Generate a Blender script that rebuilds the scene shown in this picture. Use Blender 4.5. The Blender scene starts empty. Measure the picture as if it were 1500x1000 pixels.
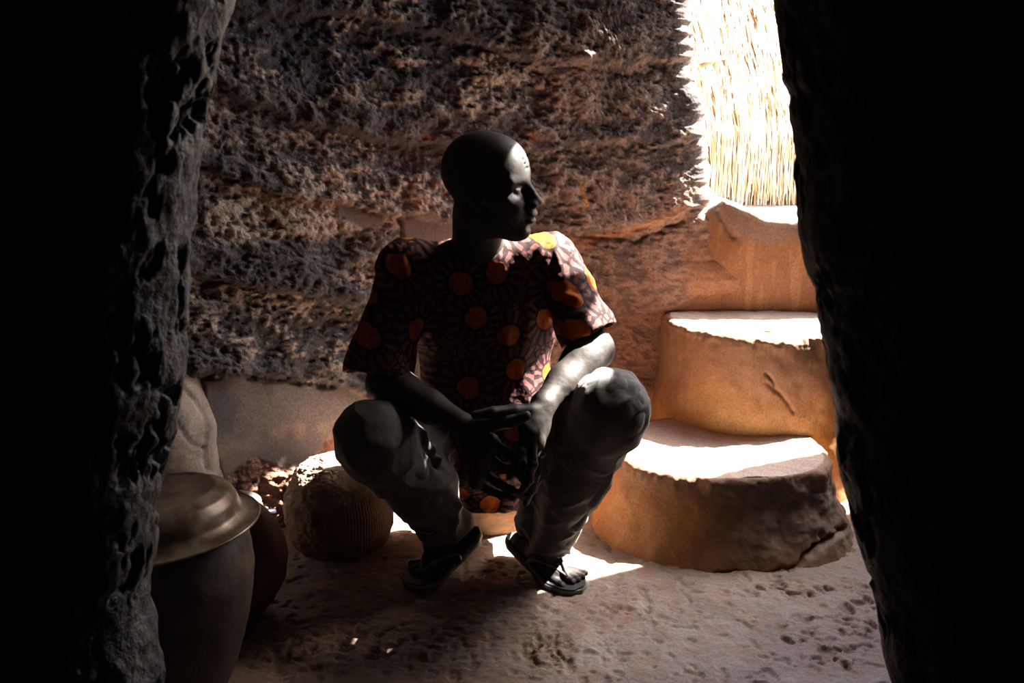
import bpy, bmesh, math, random
import numpy as np
from mathutils import Vector, Matrix
random.seed(7); np.random.seed(7)
PI = math.pi
C = bpy.context.scene.collection
sc = bpy.context.scene

# ------------------------------------------------------------------ camera, world, sun, exposure
CAM_H, PITCH, FPX = 1.15, math.radians(14.7), 1400.0
cd = bpy.data.cameras.new('camera'); cam = bpy.data.objects.new('camera', cd); C.objects.link(cam)
cam.location = (0, 0, CAM_H); cam.rotation_euler = (PI/2 - PITCH, 0, 0)
cd.sensor_width = 36; cd.lens = FPX/1500*36; cd.clip_start = 0.05
cd.dof.use_dof = True; cd.dof.focus_distance = 2.25; cd.dof.aperture_fstop = 8.0
sc.camera = cam

world = bpy.data.worlds.new('sky'); sc.world = world; world.use_nodes = True
wn = world.node_tree.nodes; wl = world.node_tree.links
bg = wn['Background']; sky = wn.new('ShaderNodeTexSky'); sky.sky_type = 'NISHITA'; sky.sun_disc = False
sky.sun_elevation = math.radians(49); sky.sun_rotation = math.radians(64); sky.dust_density = 3.0; sky.air_density = 1.0
wl.new(sky.outputs[0], bg.inputs[0]); bg.inputs[1].default_value = .55

TOSUN = Vector((.58, .285, .76)).normalized()
sd = bpy.data.lights.new('sun', 'SUN'); sun = bpy.data.objects.new('sun', sd); C.objects.link(sun)
sd.energy = 38.0; sd.angle = math.radians(0.6); sd.color = (1.0, .95, .86)
sun.rotation_euler = TOSUN.to_track_quat('Z', 'Y').to_euler(); sun.location = (3, 4, 6)

sc.view_settings.view_transform = 'Standard'; sc.view_settings.look = 'None'
sc.view_settings.gamma = 1; sc.view_settings.use_curve_mapping = False
sc.view_settings.exposure = 1.12
sc.cycles.use_denoising = True
sc.cycles.max_bounces = 10; sc.cycles.diffuse_bounces = 4; sc.cycles.glossy_bounces = 3
sc.cycles.caustics_reflective = False; sc.cycles.caustics_refractive = False

# portal that guides sky light through the stair doorway (samples the sky, gives off nothing itself)
def portal(loc, sx, sy, rot):
    ld = bpy.data.lights.new('doorway_portal', 'AREA'); lo = bpy.data.objects.new('doorway_portal', ld); C.objects.link(lo)
    ld.shape = 'RECTANGLE'; ld.size = sx; ld.size_y = sy; lo.location = loc; lo.rotation_euler = rot
    ld.cycles.is_portal = True
portal((1.03, 3.5, 1.5), 1.15, 1.5, (-PI/2, 0, 0))
portal((1.0, 3.13, 2.16), 1.5, .86, (0, 0, 0))
portal((1.70, 3.24, 1.45), 1.4, .54, (0, PI/2, 0))

# ------------------------------------------------------------------ helpers
CP, SP = math.cos(PITCH), math.sin(PITCH)
def P(px, py, d):
    """pixel of the 1500x1000 photograph + ground distance -> world point"""
    a, b = (px-750)/FPX, (500-py)/FPX
    k = d/(CP + b*SP)
    return Vector((a*k, d, CAM_H + k*(-SP + b*CP)))
def proj(x, y, z):
    zc = y*CP - (z-CAM_H)*SP
    zc = np.maximum(zc, 1e-3)
    return 750 + FPX*x/zc, 500 - FPX*(y*SP + (z-CAM_H)*CP)/zc
def V(*a): return Vector(a)

def tag(o, label=None, cat=None, group=None, kind=None):
    if label: o['label'] = label
    if cat: o['category'] = cat
    if group: o['group'] = group
    if kind: o['kind'] = kind
    return o
def empty(name, loc=(0, 0, 0)):
    o = bpy.data.objects.new(name, None); C.objects.link(o); o.location = loc; o.empty_display_size = .05; return o
def mesh_np(name, verts, faces, m, parent=None, smooth=True, col=None):
    verts = np.asarray(verts, np.float32); faces = np.asarray(faces, np.int32)
    me = bpy.data.meshes.new(name); nv, nf, k = len(verts), len(faces), faces.shape[1]
    me.vertices.add(nv); me.vertices.foreach_set('co', verts.ravel())
    me.loops.add(nf*k); me.loops.foreach_set('vertex_index', faces.ravel())
    me.polygons.add(nf); me.polygons.foreach_set('loop_start', np.arange(0, nf*k, k, dtype=np.int32))
    me.polygons.foreach_set('use_smooth', np.full(nf, smooth))
    me.update(calc_edges=True); me.validate()
    if col is not None:
        a = me.color_attributes.new('Col', 'FLOAT_COLOR', 'POINT')
        c4 = np.ones((nv, 4), np.float32); c4[:, :col.shape[1]] = col; a.data.foreach_set('color', c4.ravel())
    me.materials.append(m)
    o = bpy.data.objects.new(name, me); C.objects.link(o)
    if parent is not None:
        o.parent = parent; o.matrix_parent_inverse = Matrix.Translation(-parent.location)
    return o
def bm_obj(name, bm, m, parent=None, smooth=True):
    me = bpy.data.meshes.new(name); bmesh.ops.recalc_face_normals(bm, faces=bm.faces); bm.to_mesh(me); bm.free()
    if smooth: me.polygons.foreach_set('use_smooth', [True]*len(me.polygons))
    me.materials.append(m); o = bpy.data.objects.new(name, me); C.objects.link(o)
    if parent is not None:
        o.parent = parent; o.matrix_parent_inverse = Matrix.Translation(-parent.location)
    return o
def grid_faces(nu, nv, wrap_u=False):
    i = np.arange(nu if wrap_u else nu-1); j = np.arange(nv-1)
    I, J = np.meshgrid(i, j, indexing='ij'); I2 = (I+1) % nu
    return np.stack([I*nv+J, I2*nv+J, I2*nv+J+1, I*nv+J+1], -1).reshape(-1, 4)

def _hash(ix, iy, iz, s):
    h = (ix.astype(np.uint32)*np.uint32(374761393) + iy.astype(np.uint32)*np.uint32(668265263)
         + iz.astype(np.uint32)*np.uint32(2147483647) + np.uint32(s*974634777 & 0xffffffff))
    h = (h ^ (h >> np.uint32(13)))*np.uint32(1274126177); h ^= h >> np.uint32(16)
    h = h*np.uint32(2246822519); h ^= h >> np.uint32(15)
    return h.astype(np.float32)/np.float32(2147483648.0) - 1
def noise(x, y, z, s=0):
    x, y, z = np.broadcast_arrays(x, y, z)
    xf, yf, zf = np.floor(x), np.floor(y), np.floor(z)
    xi, yi, zi = xf.astype(np.int64), yf.astype(np.int64), zf.astype(np.int64)
    u, v, w = x-xf, y-yf, z-zf
    u, v, w = [t*t*t*(t*(t*6-15)+10) for t in (u, v, w)]
    r = 0
    for a in (0, 1):
        for b in (0, 1):
            for c in (0, 1):
                r = r + (u if a else 1-u)*(v if b else 1-v)*(w if c else 1-w)*_hash(xi+a, yi+b, zi+c, s)
    return r
def fbm(x, y, z, sc_=1, octv=4, s=0, g=.5):
    r, a, t = 0, 1, 0
    for k in range(octv):
        r = r + a*noise(x*sc_, y*sc_, z*sc_, s+k*7); t += a; a *= g; sc_ = sc_*2.03
    return r/t
def sst(a, b, x):
    t = np.clip((x-a)/(b-a), 0, 1); return t*t*(3-2*t)
def lerp(a, b, t): return a + (b-a)*t
def mixc(c1, c2, t): return c1*(1-t[..., None]) + np.asarray(c2, np.float32)*t[..., None]
def poly_sdf(px, py, pts):
    """signed distance (negative inside) of a polygon, numpy"""
    pts = np.asarray(pts, float); d = np.full(px.shape, 1e9); ins = np.zeros(px.shape, bool)
    for k in range(len(pts)):
        ax, ay = pts[k]; bx, by = pts[(k+1) % len(pts)]
        ex, ey = bx-ax, by-ay; wx, wy = px-ax, py-ay
        t = np.clip((wx*ex+wy*ey)/(ex*ex+ey*ey+1e-9), 0, 1)
        d = np.minimum(d, np.hypot(wx-ex*t, wy-ey*t))
        c = (ay > py) != (by > py)
        ins ^= c & (px < (bx-ax)*(py-ay)/((by-ay) if by != ay else 1e-9)+ax)
    return np.where(ins, -d, d)
def line_dist(px, py, pts):
    d = np.full(px.shape, 1e9)
    for (ax, ay), (bx, by) in zip(pts[:-1], pts[1:]):
        ex, ey = bx-ax, by-ay; t = np.clip(((px-ax)*ex+(py-ay)*ey)/(ex*ex+ey*ey), 0, 1)
        d = np.minimum(d, np.hypot(px-ax-ex*t, py-ay-ey*t))
    return d

# ------------------------------------------------------------------ materials
class NT:
    def __init__(s, name):
        s.m = bpy.data.materials.new(name); s.m.use_nodes = True; s.t = s.m.node_tree; s.n = s.t.nodes; s.l = s.t.links
        s.b = s.n['Principled BSDF']; s.out = s.n['Material Output']
    def new(s, typ, **k):
        x = s.n.new(typ)
        for a, v in k.items(): setattr(x, a, v)
        return x
    def put(s, node, i, v):
        if isinstance(v, bpy.types.NodeSocket): s.l.new(v, node.inputs[i])
        else: node.inputs[i].default_value = v
    def math(s, op, a, b=None, c=None):
        x = s.new('ShaderNodeMath', operation=op); s.put(x, 0, a)
        if b is not None: s.put(x, 1, b)
        if c is not None: s.put(x, 2, c)
        return x.outputs[0]
    def mix(s, f, a, b, mode='MIX'):
        x = s.new('ShaderNodeMix', data_type='RGBA', blend_type=mode); s.put(x, 0, f)
        for i, v in ((6, a), (7, b)):
            if isinstance(v, bpy.types.NodeSocket): s.l.new(v, x.inputs[i])
            else: x.inputs[i].default_value = (*v, 1)
        return x.outputs[2]
    def noise(s, scale, detail=4, rough=.55, vec=None):
        x = s.new('ShaderNodeTexNoise'); x.inputs['Scale'].default_value = scale
        x.inputs['Detail'].default_value = detail; x.inputs['Roughness'].default_value = rough
        s.l.new(vec if vec is not None else s.coord(), x.inputs['Vector']); return x.outputs['Fac']
    def coord(s):
        if not hasattr(s, '_c'): s._c = s.new('ShaderNodeTexCoord').outputs['Object']
        return s._c
    def ramp(s, v, a, b):
        x = s.new('ShaderNodeMapRange'); x.interpolation_type = 'SMOOTHSTEP'; s.put(x, 0, v); x.inputs[1].default_value = a; x.inputs[2].default_value = b
        return x.outputs[0]
    def bump(s, h, strength, dist, prev=None):
        x = s.new('ShaderNodeBump'); x.inputs['Strength'].default_value = strength; x.inputs['Distance'].default_value = dist
        s.l.new(h, x.inputs['Height'])
        if prev is not None: s.l.new(prev, x.inputs['Normal'])
        return x.outputs[0]
def plain(name, col, col2=None, rough=.7, metal=0, nscale=30, bstr=.3, bdist=.002, bscale=120, spec=.5, stretch=None):
    t = NT(name); vec = t.coord()
    if stretch:
        mp = t.new('ShaderNodeMapping'); mp.inputs['Scale'].default_value = stretch; t.l.new(vec, mp.inputs[0]); vec = mp.outputs[0]
    n = t.noise(nscale, 5, .6, vec)
    t.l.new(t.mix(t.ramp(n, .35, .65), col, col2 or tuple(c*.6 for c in col)), t.b.inputs['Base Color'])
    t.b.inputs['Roughness'].default_value = rough; t.b.inputs['Metallic'].default_value = metal
    t.b.inputs['Specular IOR Level'].default_value = spec
    if bstr: t.l.new(t.bump(t.noise(bscale, 5, .6, vec), bstr, bdist), t.b.inputs['Normal'])
    return t.m
def mud(name, rough=.85, b1=(45, .6, .012), b2=(220, .5, .003), spec=.3, gain=1.0):
    """vertex colour painted at build time x fine noise, with two scales of relief"""
    t = NT(name); a = t.new('ShaderNodeAttribute', attribute_name='Col')
    n = t.ramp(t.noise(160, 6, .65), .25, .75)
    v = t.math('MULTIPLY_ADD', n, .55*gain, .72*gain)
    cmb = t.new('ShaderNodeCombineColor'); [t.l.new(v, cmb.inputs[i]) for i in range(3)]
    t.l.new(t.mix(1.0, a.outputs['Color'], cmb.outputs[0], 'MULTIPLY'), t.b.inputs['Base Color'])
    t.b.inputs['Roughness'].default_value = rough; t.b.inputs['Specular IOR Level'].default_value = spec
    k = t.bump(t.math('MULTIPLY', t.noise(b1[0], 6, .6), a.outputs['Alpha']), b1[1], b1[2]); k = t.bump(t.math('MULTIPLY', t.noise(b2[0], 4, .6), a.outputs['Alpha']), b2[1], b2[2], k)
    t.l.new(k, t.b.inputs['Normal']); return t.m

M_wall = mud('rough_mud', b1=(120, .8, .006), b2=(320, .9, .003))
M_plaster = mud('smooth_mud_plaster', rough=.7, b1=(22, .25, .006), b2=(180, .35, .0015))
M_floor = mud('beaten_earth', rough=.62, b1=(26, .5, .008), b2=(200, .45, .002), spec=.4)
M_dark = plain('dark_outer_mud', (.045, .035, .028), (.025, .02, .017), .8, bscale=40, bstr=.6, bdist=.01)
M_front = plain('pitted_grey_mud', (.13, .115, .10), (.022, .02, .018), .6, nscale=18, bscale=45, bstr=.9, bdist=.012)
M_pot = plain('dark_fired_clay', (.085, .055, .038), (.045, .03, .022), .55, nscale=14, bscale=60, bstr=.35, bdist=.003)
M_redpot = plain('red_brown_clay', (.11, .035, .02), (.05, .018, .012), .6, nscale=12, bscale=70, bstr=.3, bdist=.003)
M_tin = plain('tarnished_tin', (.34, .27, .20), (.14, .080, .045), .40, .45, nscale=16, bscale=70, bstr=.25, bdist=.001)
M_alu = plain('aluminium', (.55, .55, .56), (.42, .42, .43), .3, .9, nscale=20, bstr=.1)
M_bak = plain('black_handle_plastic', (.02, .02, .022), None, .3)
M_stool = plain('pale_mud_stool', (.42, .26, .15), (.30, .16, .085), .85, nscale=10, bscale=50, bstr=.6, bdist=.006)
M_strawback = plain('straw_gap_shade', (.50, .30, .13), (.26, .12, .04), .9)  # browner than the stalks: shade of the gaps put into the colour
M_leaf = plain('dry_leaf', (.62, .52, .22), (.45, .33, .12), .6)
M_sole = plain('grey_foam_sole', (.16, .15, .13), (.10, .095, .085), .6, bscale=200, bstr=.2, bdist=.001)
M_insole = plain('blue_black_insole', (.03, .036, .05), (.02, .024, .034), .45, bscale=300, bstr=.2, bdist=.001)
M_strap = plain('grey_rubber_strap', (.13, .12, .10), None, .45)
M_eye = plain('eye_white_reddish', (.30, .14, .12), (.16, .07, .06), .15, bstr=0)
M_iris = plain('dark_iris', (.012, .008, .006), None, .1, bstr=0)
M_nail = plain('fingernail', (.16, .10, .08), (.12, .07, .055), .3, bstr=.05)
M_button = plain('dark_button', (.03, .01, .012), None, .3)

# straw, each stalk a little different
t = NT('sunbleached_straw'); oi = t.noise(9, 3, .6)
t.l.new(t.mix(t.ramp(oi, .35, .65), (.94, .88, .77), (.82, .66, .42)), t.b.inputs['Base Color']); t.b.inputs['Roughness'].default_value = .55
M_straw = t.m
# skin
t = NT('dark_skin'); n1 = t.noise(26, 5, .6)
t.l.new(t.mix(t.ramp(n1, .3, .7), (.032, .024, .021), (.021, .016, .014)), t.b.inputs['Base Color'])
t.b.inputs['Roughness'].default_value = .60; t.b.inputs['Specular IOR Level'].default_value = .30
k = t.bump(t.noise(110, 5, .65), .28, .0022); k = t.bump(t.noise(520, 3, .6), .2, .0006, k); t.l.new(k, t.b.inputs['Normal'])
M_skin = t.m
# trousers: grey-olive twill
t = NT('olive_grey_twill'); n1 = t.noise(7, 4, .6)
t.l.new(t.mix(t.ramp(n1, .3, .7), (.060, .052, .041), (.040, .036, .029)), t.b.inputs['Base Color'])
t.b.inputs['Roughness'].default_value = .75; t.b.inputs['Sheen Weight'].default_value = .25
wv = t.new('ShaderNodeTexWave'); wv.inputs['Scale'].default_value = 150; t.l.new(t.coord(), wv.inputs['Vector'])
k = t.bump(t.noise(34, 3, .5), .25, .006); k = t.bump(wv.outputs['Fac'], .12, .0006, k); t.l.new(k, t.b.inputs['Normal'])
M_twill = t.m
# batik shirt: orange discs with rays on a maroon ground cracked into pale cells
t = NT('maroon_batik_cotton'); sep = t.new('ShaderNodeSeparateXYZ'); t.l.new(t.coord(), sep.inputs[0])
ux = t.math('MULTIPLY_ADD', sep.outputs[1], .55, sep.outputs[0])
cb = t.new('ShaderNodeCombineXYZ'); t.l.new(ux, cb.inputs[0]); t.l.new(sep.outputs[2], cb.inputs[1])
vo = t.new('ShaderNodeTexVoronoi', voronoi_dimensions='2D'); vo.inputs['Scale'].default_value = 8.6; vo.inputs['Randomness'].default_value = .55
t.l.new(cb.outputs[0], vo.inputs['Vector'])
df = t.new('ShaderNodeVectorMath', operation='SUBTRACT')
scl = t.new('ShaderNodeVectorMath', operation='SCALE'); t.l.new(cb.outputs[0], scl.inputs[0]); scl.inputs['Scale'].default_value = 1.0
t.l.new(scl.outputs[0], df.inputs[0]); t.l.new(vo.outputs['Position'], df.inputs[1])
s2 = t.new('ShaderNodeSeparateXYZ'); t.l.new(df.outputs[0], s2.inputs[0])
ang = t.math('ARCTAN2', s2.outputs[1], s2.outputs[0])
nz = t.noise(40, 3, .6)
rays = t.math('SINE', t.math('ADD', t.math('MULTIPLY', ang, 15.0), t.math('MULTIPLY', nz, 5.0)))
dist = t.math('ADD', t.math('MULTIPLY', nz, .16), t.math('SUBTRACT', vo.outputs['Distance'], .04))
petal = t.math('MULTIPLY', t.ramp(rays, -.15, .15), t.math('MULTIPLY', t.ramp(dist, .32, .35), t.math('SUBTRACT', 1.0, t.ramp(dist, .58, .62))))
v2 = t.new('ShaderNodeTexVoronoi', voronoi_dimensions='2D', feature='DISTANCE_TO_EDGE'); v2.inputs['Scale'].default_value = 62
t.l.new(cb.outputs[0], v2.inputs['Vector'])
cells = t.math('MULTIPLY', t.ramp(v2.outputs['Distance'], .10, .18), t.ramp(dist, .60, .66))
pale = t.math('MAXIMUM', petal, cells)
c = t.mix(pale, (.022, .004, .006), (.19, .070, .062))
disc = t.math('SUBTRACT', 1.0, t.ramp(dist, .26, .28))
c = t.mix(disc, c, t.mix(t.ramp(t.noise(60, 4, .6), .4, .6), (.58, .15, .010), (.44, .065, .006)))
sh = t.new('ShaderNodeBsdfTranslucent'); t.l.new(c, sh.inputs[0]); t.l.new(c, t.b.inputs['Base Color'])
t.b.inputs['Roughness'].default_value = .8; t.b.inputs['Specular IOR Level'].default_value = .3
k = t.bump(t.noise(24, 3, .5), .3, .010); k = t.bump(t.noise(700, 2, .5), .15, .0006, k)
t.l.new(k, t.b.inputs['Normal']); t.l.new(k, sh.inputs['Normal'])
mx = t.new('ShaderNodeMixShader'); mx.inputs[0].default_value = .30
t.l.new(t.b.outputs[0], mx.inputs[1]); t.l.new(sh.outputs[0], mx.inputs[2]); t.l.new(mx.outputs[0], t.out.inputs[0])
M_batik = t.m

# ------------------------------------------------------------------ the setting
TAN = (.50, .395, .315); DKBLUE = (.058, .059, .070); DKBR = (.135, .095, .075); RED = (.26, .115, .07); ORANGE = (.26, .11, .048); GREYPL = (.185, .155, .145)

# --- back wall: curved, laid up in bulging courses of mud
def smooth_curve(pts, n, sig):
    pts = np.array(pts, float); seg = np.hypot(*np.diff(pts, axis=0).T); s = np.r_[0, np.cumsum(seg)]
    u = np.linspace(0, s[-1], n); q = np.stack([np.interp(u, s, pts[:, k]) for k in (0, 1)], 1)
    w = int(3*sig); ker = np.exp(-.5*(np.arange(-w, w+1)/sig)**2); ker /= ker.sum()
    e = np.stack([np.convolve(np.pad(q[:, k], w, mode='reflect', reflect_type='odd'), ker, 'valid') for k in (0, 1)], 1)
    return e
PLAN = smooth_curve([(-1.75, 1.20), (-1.35, 1.75), (-1.02, 2.16), (-.70, 2.40), (-.40, 2.60), (0, 2.78), (.30, 2.88), (.60, 2.945)], 720, 18)
PLAN = np.vstack([PLAN, smooth_curve([(.62, 2.955), (.65, 3.0), (.665, 3.1), (.68, 3.5)], 60, 3), [(.4, 3.52), (-2.0, 3.52), (-2.0, 1.15)]])
NS = len(PLAN); NZ = 520
tn = np.gradient(PLAN, axis=0); tn /= np.maximum(np.linalg.norm(tn, axis=1, keepdims=True), 1e-9)
nrm = np.stack([tn[:, 1], -tn[:, 0]], 1)              # towards the room
Z = np.linspace(-.03, 2.12, NZ)
X = np.repeat(PLAN[:, 0:1], NZ, 1); Y = np.repeat(PLAN[:, 1:2], NZ, 1); ZZ = np.repeat(Z[None], NS, 0)*1.0
xend = np.interp(Z, [.72, .79, .9, 1.1, 1.25, 1.41, 1.7, 2.1], [.78, .66, .625, .60, .59, .555, .51, .49])
xend = xend + .014*noise(Z*14, 0*Z, 0*Z, 5) + .008*noise(Z*45, 0*Z, 0*Z, 6)
wgt = sst(.15, .62, X); wgt[NS-3:] = 0; wgt[:300] = 0
X = X + wgt*(xend[None] - .645)
topz = lerp(2.12, 1.72, sst(.20, .32, X[:, -1:]) * (Y[:, -1:] < 3.51)); ZZ = ZZ*topz/2.12
px, py = proj(X, Y, ZZ)
jit = 5*noise(px/26, py/26, 0*px, 3) + 3*noise(px/9, py/9, 0*px, 4)
def cv(pts): a = np.array(pts, float); return np.interp(px, a[:, 0], a[:, 1])
crs = [py*0-260, py*0-120,
       cv([(240, 5), (340, 12), (600, 40), (800, 110), (900, 106), (1020, 92), (1100, 90)]),
       cv([(240, 90), (290, 105), (360, 150), (450, 190), (600, 212), (780, 228), (900, 216), (1035, 208), (1100, 200)]),
       cv([(240, 225), (280, 240), (400, 285), (500, 300), (640, 325), (830, 350), (960, 330), (1040, 300)]),
       cv([(240, 395), (400, 425), (520, 455), (650, 470), (900, 470), (1040, 440)]),
       cv([(240, 556), (330, 548), (420, 556), (545, 574), (700, 590), (900, 600), (1040, 600)]),
       py*0+760, py*0+1100]
wig = py + jit + 7*noise(px/70, 0*px, 0*px, 9)
tcourse = np.zeros_like(px); disp = np.zeros_like(px)
for a, b in zip(crs[:-1], crs[1:]):
    tt = (wig-a)/np.maximum(b-a, 1); msk = (tt >= 0) & (tt < 1); tcourse = np.where(msk, tt, tcourse)
disp = .026*(tcourse**1.3)*(1-sst(.90, 1.0, tcourse)) + .004
big = fbm(X, Y, ZZ, 4, 3, 21); mid = fbm(X, Y, ZZ*1.5, 14, 3, 22, .55); fine = fbm(X*.8, Y, ZZ*1.5, 62, 3, 23, .6)
crumbs = .5-np.abs(fbm(X, Y, ZZ*1.4, 44, 3, 24, .6))*2.2
# smooth plaster areas
plast = np.minimum.reduce([
    poly_sdf(px, py, [(296, 556), (330, 552), (420, 558), (545, 578), (545, 600), (470, 636), (448, 668), (405, 682), (372, 664), (318, 690), (300, 640)]),
    poly_sdf(px, py, [(487, 292), (520, 308), (560, 318), (556, 332), (520, 330), (492, 314)]),
    poly_sdf(px, py, [(586, 318), (625, 312), (645, 330), (664, 312), (672, 350), (590, 352)]),
    poly_sdf(px, py, [(640, 600), (1030, 560), (1040, 900), (640, 900)])]) + .8*jit
pm = 1 - sst(-3, 5, plast)
pm2 = sst(960, 1030, px)*sst(325, 385, py)         # plaster that runs over from the stair
rough = (1-pm)*(1-.85*pm2)
disp = disp*(1-.6*pm) + rough*((1-.55*sst(.0,.45,X))*(.018*big + .018*mid) + .0085*fine*(1-.35*sst(.0,.35,X))*(1-.6*sst(.42,.58,X)) + .004*crumbs*(1-sst(.2,.5,X)) + .0025*fbm(X, Y, ZZ, 150, 2, 27)) + (1-rough)*(.006*big + .002*mid) + .010*pm
disp += .03*sst(.5, .0, ZZ)*sst(-.2, .3, -X)
for cr in ([(583, 318), (588, 350), (600, 372)], [(850, 345), (930, 352), (1000, 322)]):
    disp -= .012*np.exp(-(line_dist(px+jit*.6, py+jit*.6, cr)/3.0)**2)
backside = np.zeros(NS); backside[NS-4:] = 1
disp = disp*(1-backside[:, None])
jam = sst(715, 735, np.arange(NS).astype(float))[:, None]; disp = disp*(1-.5*jam)
X2 = X + nrm[:, 0:1]*disp; Y2 = Y + nrm[:, 1:2]*disp
Z2 = ZZ + rough*.006*mid
# colour: dark bluish body, tan on the proud lumps, redder and warmer to the lower right
col = np.zeros(px.shape + (3,), np.float32) + np.array(DKBLUE, np.float32)
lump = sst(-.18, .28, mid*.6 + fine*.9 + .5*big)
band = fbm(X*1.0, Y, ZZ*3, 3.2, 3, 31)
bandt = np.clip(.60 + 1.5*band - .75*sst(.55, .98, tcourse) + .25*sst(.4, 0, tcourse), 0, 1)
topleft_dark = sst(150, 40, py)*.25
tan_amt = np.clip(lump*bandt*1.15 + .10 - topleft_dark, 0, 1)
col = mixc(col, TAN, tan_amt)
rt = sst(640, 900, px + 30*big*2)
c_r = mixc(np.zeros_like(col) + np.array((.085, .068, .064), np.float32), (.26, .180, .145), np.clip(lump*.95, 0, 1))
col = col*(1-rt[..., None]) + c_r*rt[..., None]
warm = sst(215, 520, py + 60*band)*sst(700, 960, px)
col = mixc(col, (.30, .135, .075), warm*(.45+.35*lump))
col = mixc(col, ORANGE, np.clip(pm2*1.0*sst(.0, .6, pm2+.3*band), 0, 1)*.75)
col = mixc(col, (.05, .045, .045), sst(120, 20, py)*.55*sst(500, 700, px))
gp = mixc(np.zeros_like(col)+np.array(GREYPL, np.float32), (.30, .215, .17), sst(-.2, .3, band + .3*big)*sst(590, 625, py))
gp = mixc(gp, (.10, .092, .095), sst(.0, .35, fbm(X, Y, ZZ, 9, 3, 41) + .35*sst(640, 665, py)-.1) * .7)
low = sst(560, 590, py)*sst(560, 520, px)
pmL = pm*sst(0, 1, (px < 690).astype(float))
col = mixc(col, RED, (1-pm)*sst(.3, .8, sst(585, 640, py))*sst(620, 560, px)*(.65+.3*lump))
col = col*(1-pmL[..., None]) + gp*pmL[..., None]
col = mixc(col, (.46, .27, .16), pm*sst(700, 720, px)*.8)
for sx_, sy_, sz_ in ((775, 203, 9), (625, 200, 8), (665, 196, 6)):
    col = mixc(col, (.42, .15, .05), np.exp(-(((px-sx_)/sz_)**2 + ((py-sy_)/(sz_*.5))**2))*.8)
col = mixc(col, (.50, .22, .08), np.exp(-(line_dist(px, py, [(848, 275), (853, 290), (856, 303)])/3)**2))
col = mixc(col, (.45, .20, .09), np.exp(-(line_dist(px+jit, py+jit, [(842, 355), (900, 345), (940, 330), (1000, 300)])/7)**2)*.7)
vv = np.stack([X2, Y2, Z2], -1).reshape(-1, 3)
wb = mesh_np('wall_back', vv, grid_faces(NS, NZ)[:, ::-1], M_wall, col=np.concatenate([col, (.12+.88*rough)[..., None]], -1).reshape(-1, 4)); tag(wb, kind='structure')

# --- the rest of the shell
def box(name, lo, hi, m, kind='structure', parent=None):
    bm = bmesh.new(); bmesh.ops.create_cube(bm, size=1)
    for v in bm.verts: v.co = Vector([(lo[i]+hi[i])/2 + v.co[i]*(hi[i]-lo[i]) for i in range(3)])
    o = bm_obj(name, bm, m, parent, False); tag(o, kind=kind) if kind else None; return o
box('wall_left', (-2.75, -1.3, -.05), (-2.55, 3.6, 2.12), M_dark)
box('wall_right', (1.60, -1.3, -.05), (1.80, 2.80, 2.12), M_dark)  # unseen; stops short so the sun can make the floor patch
box('wall_right', (1.605, 2.80, -.05), (1.80, 3.6, .70), M_dark)  # unseen low piece, added to seal the side below the sunbeam
box('wall_rear', (-2.75, -1.5, -.05), (1.8, -1.3, 2.12), M_dark)
box('ceiling_cut_for_sun', (-2.75, -1.5, 2.12), (1.8, 2.52, 2.26), M_dark)  # unseen; back edge set so sun comes down on his face and arm
box('ceiling_cut_for_sun', (-2.75, 2.52, 2.12), (.84, 3.40, 2.26), M_dark)  # unseen slab, extended to keep direct sun off the left wall
box('ceiling_cut_for_sun', (1.03, 2.52, 2.12), (1.8, 2.55, 2.18), M_dark)  # unseen strip, added to trim the sun gap over his left arm
box('ceiling_cut_for_sun', (1.03, 2.55, 2.12), (1.25, 2.70, 2.26), M_dark)  # unseen piece, added to stop sun spilling on the front floor
box('ceiling_cut_for_sun', (1.25, 2.55, 2.12), (1.29, 2.73, 2.26), M_dark)  # unseen filler, added against the same spill of sun
box('ceiling_cut_for_sun', (1.45, 2.55, 2.12), (1.8, 2.80, 2.18), M_dark)  # unseen piece, shaped to leave a slot of sun for his forearm
box('ceiling_cut_for_sun', (.84, 2.63, 2.12), (1.03, 2.68, 2.26), M_dark)  # unseen strip, added to narrow the hole that puts sun on his face
box('ceiling_cut_for_sun', (-2.75, 2.70, 2.12), (.24, 3.6, 2.26), M_dark)
box('wall_rear', (-2.75, 3.53, -.05), (.35, 3.65, 2.12), M_dark)

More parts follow.
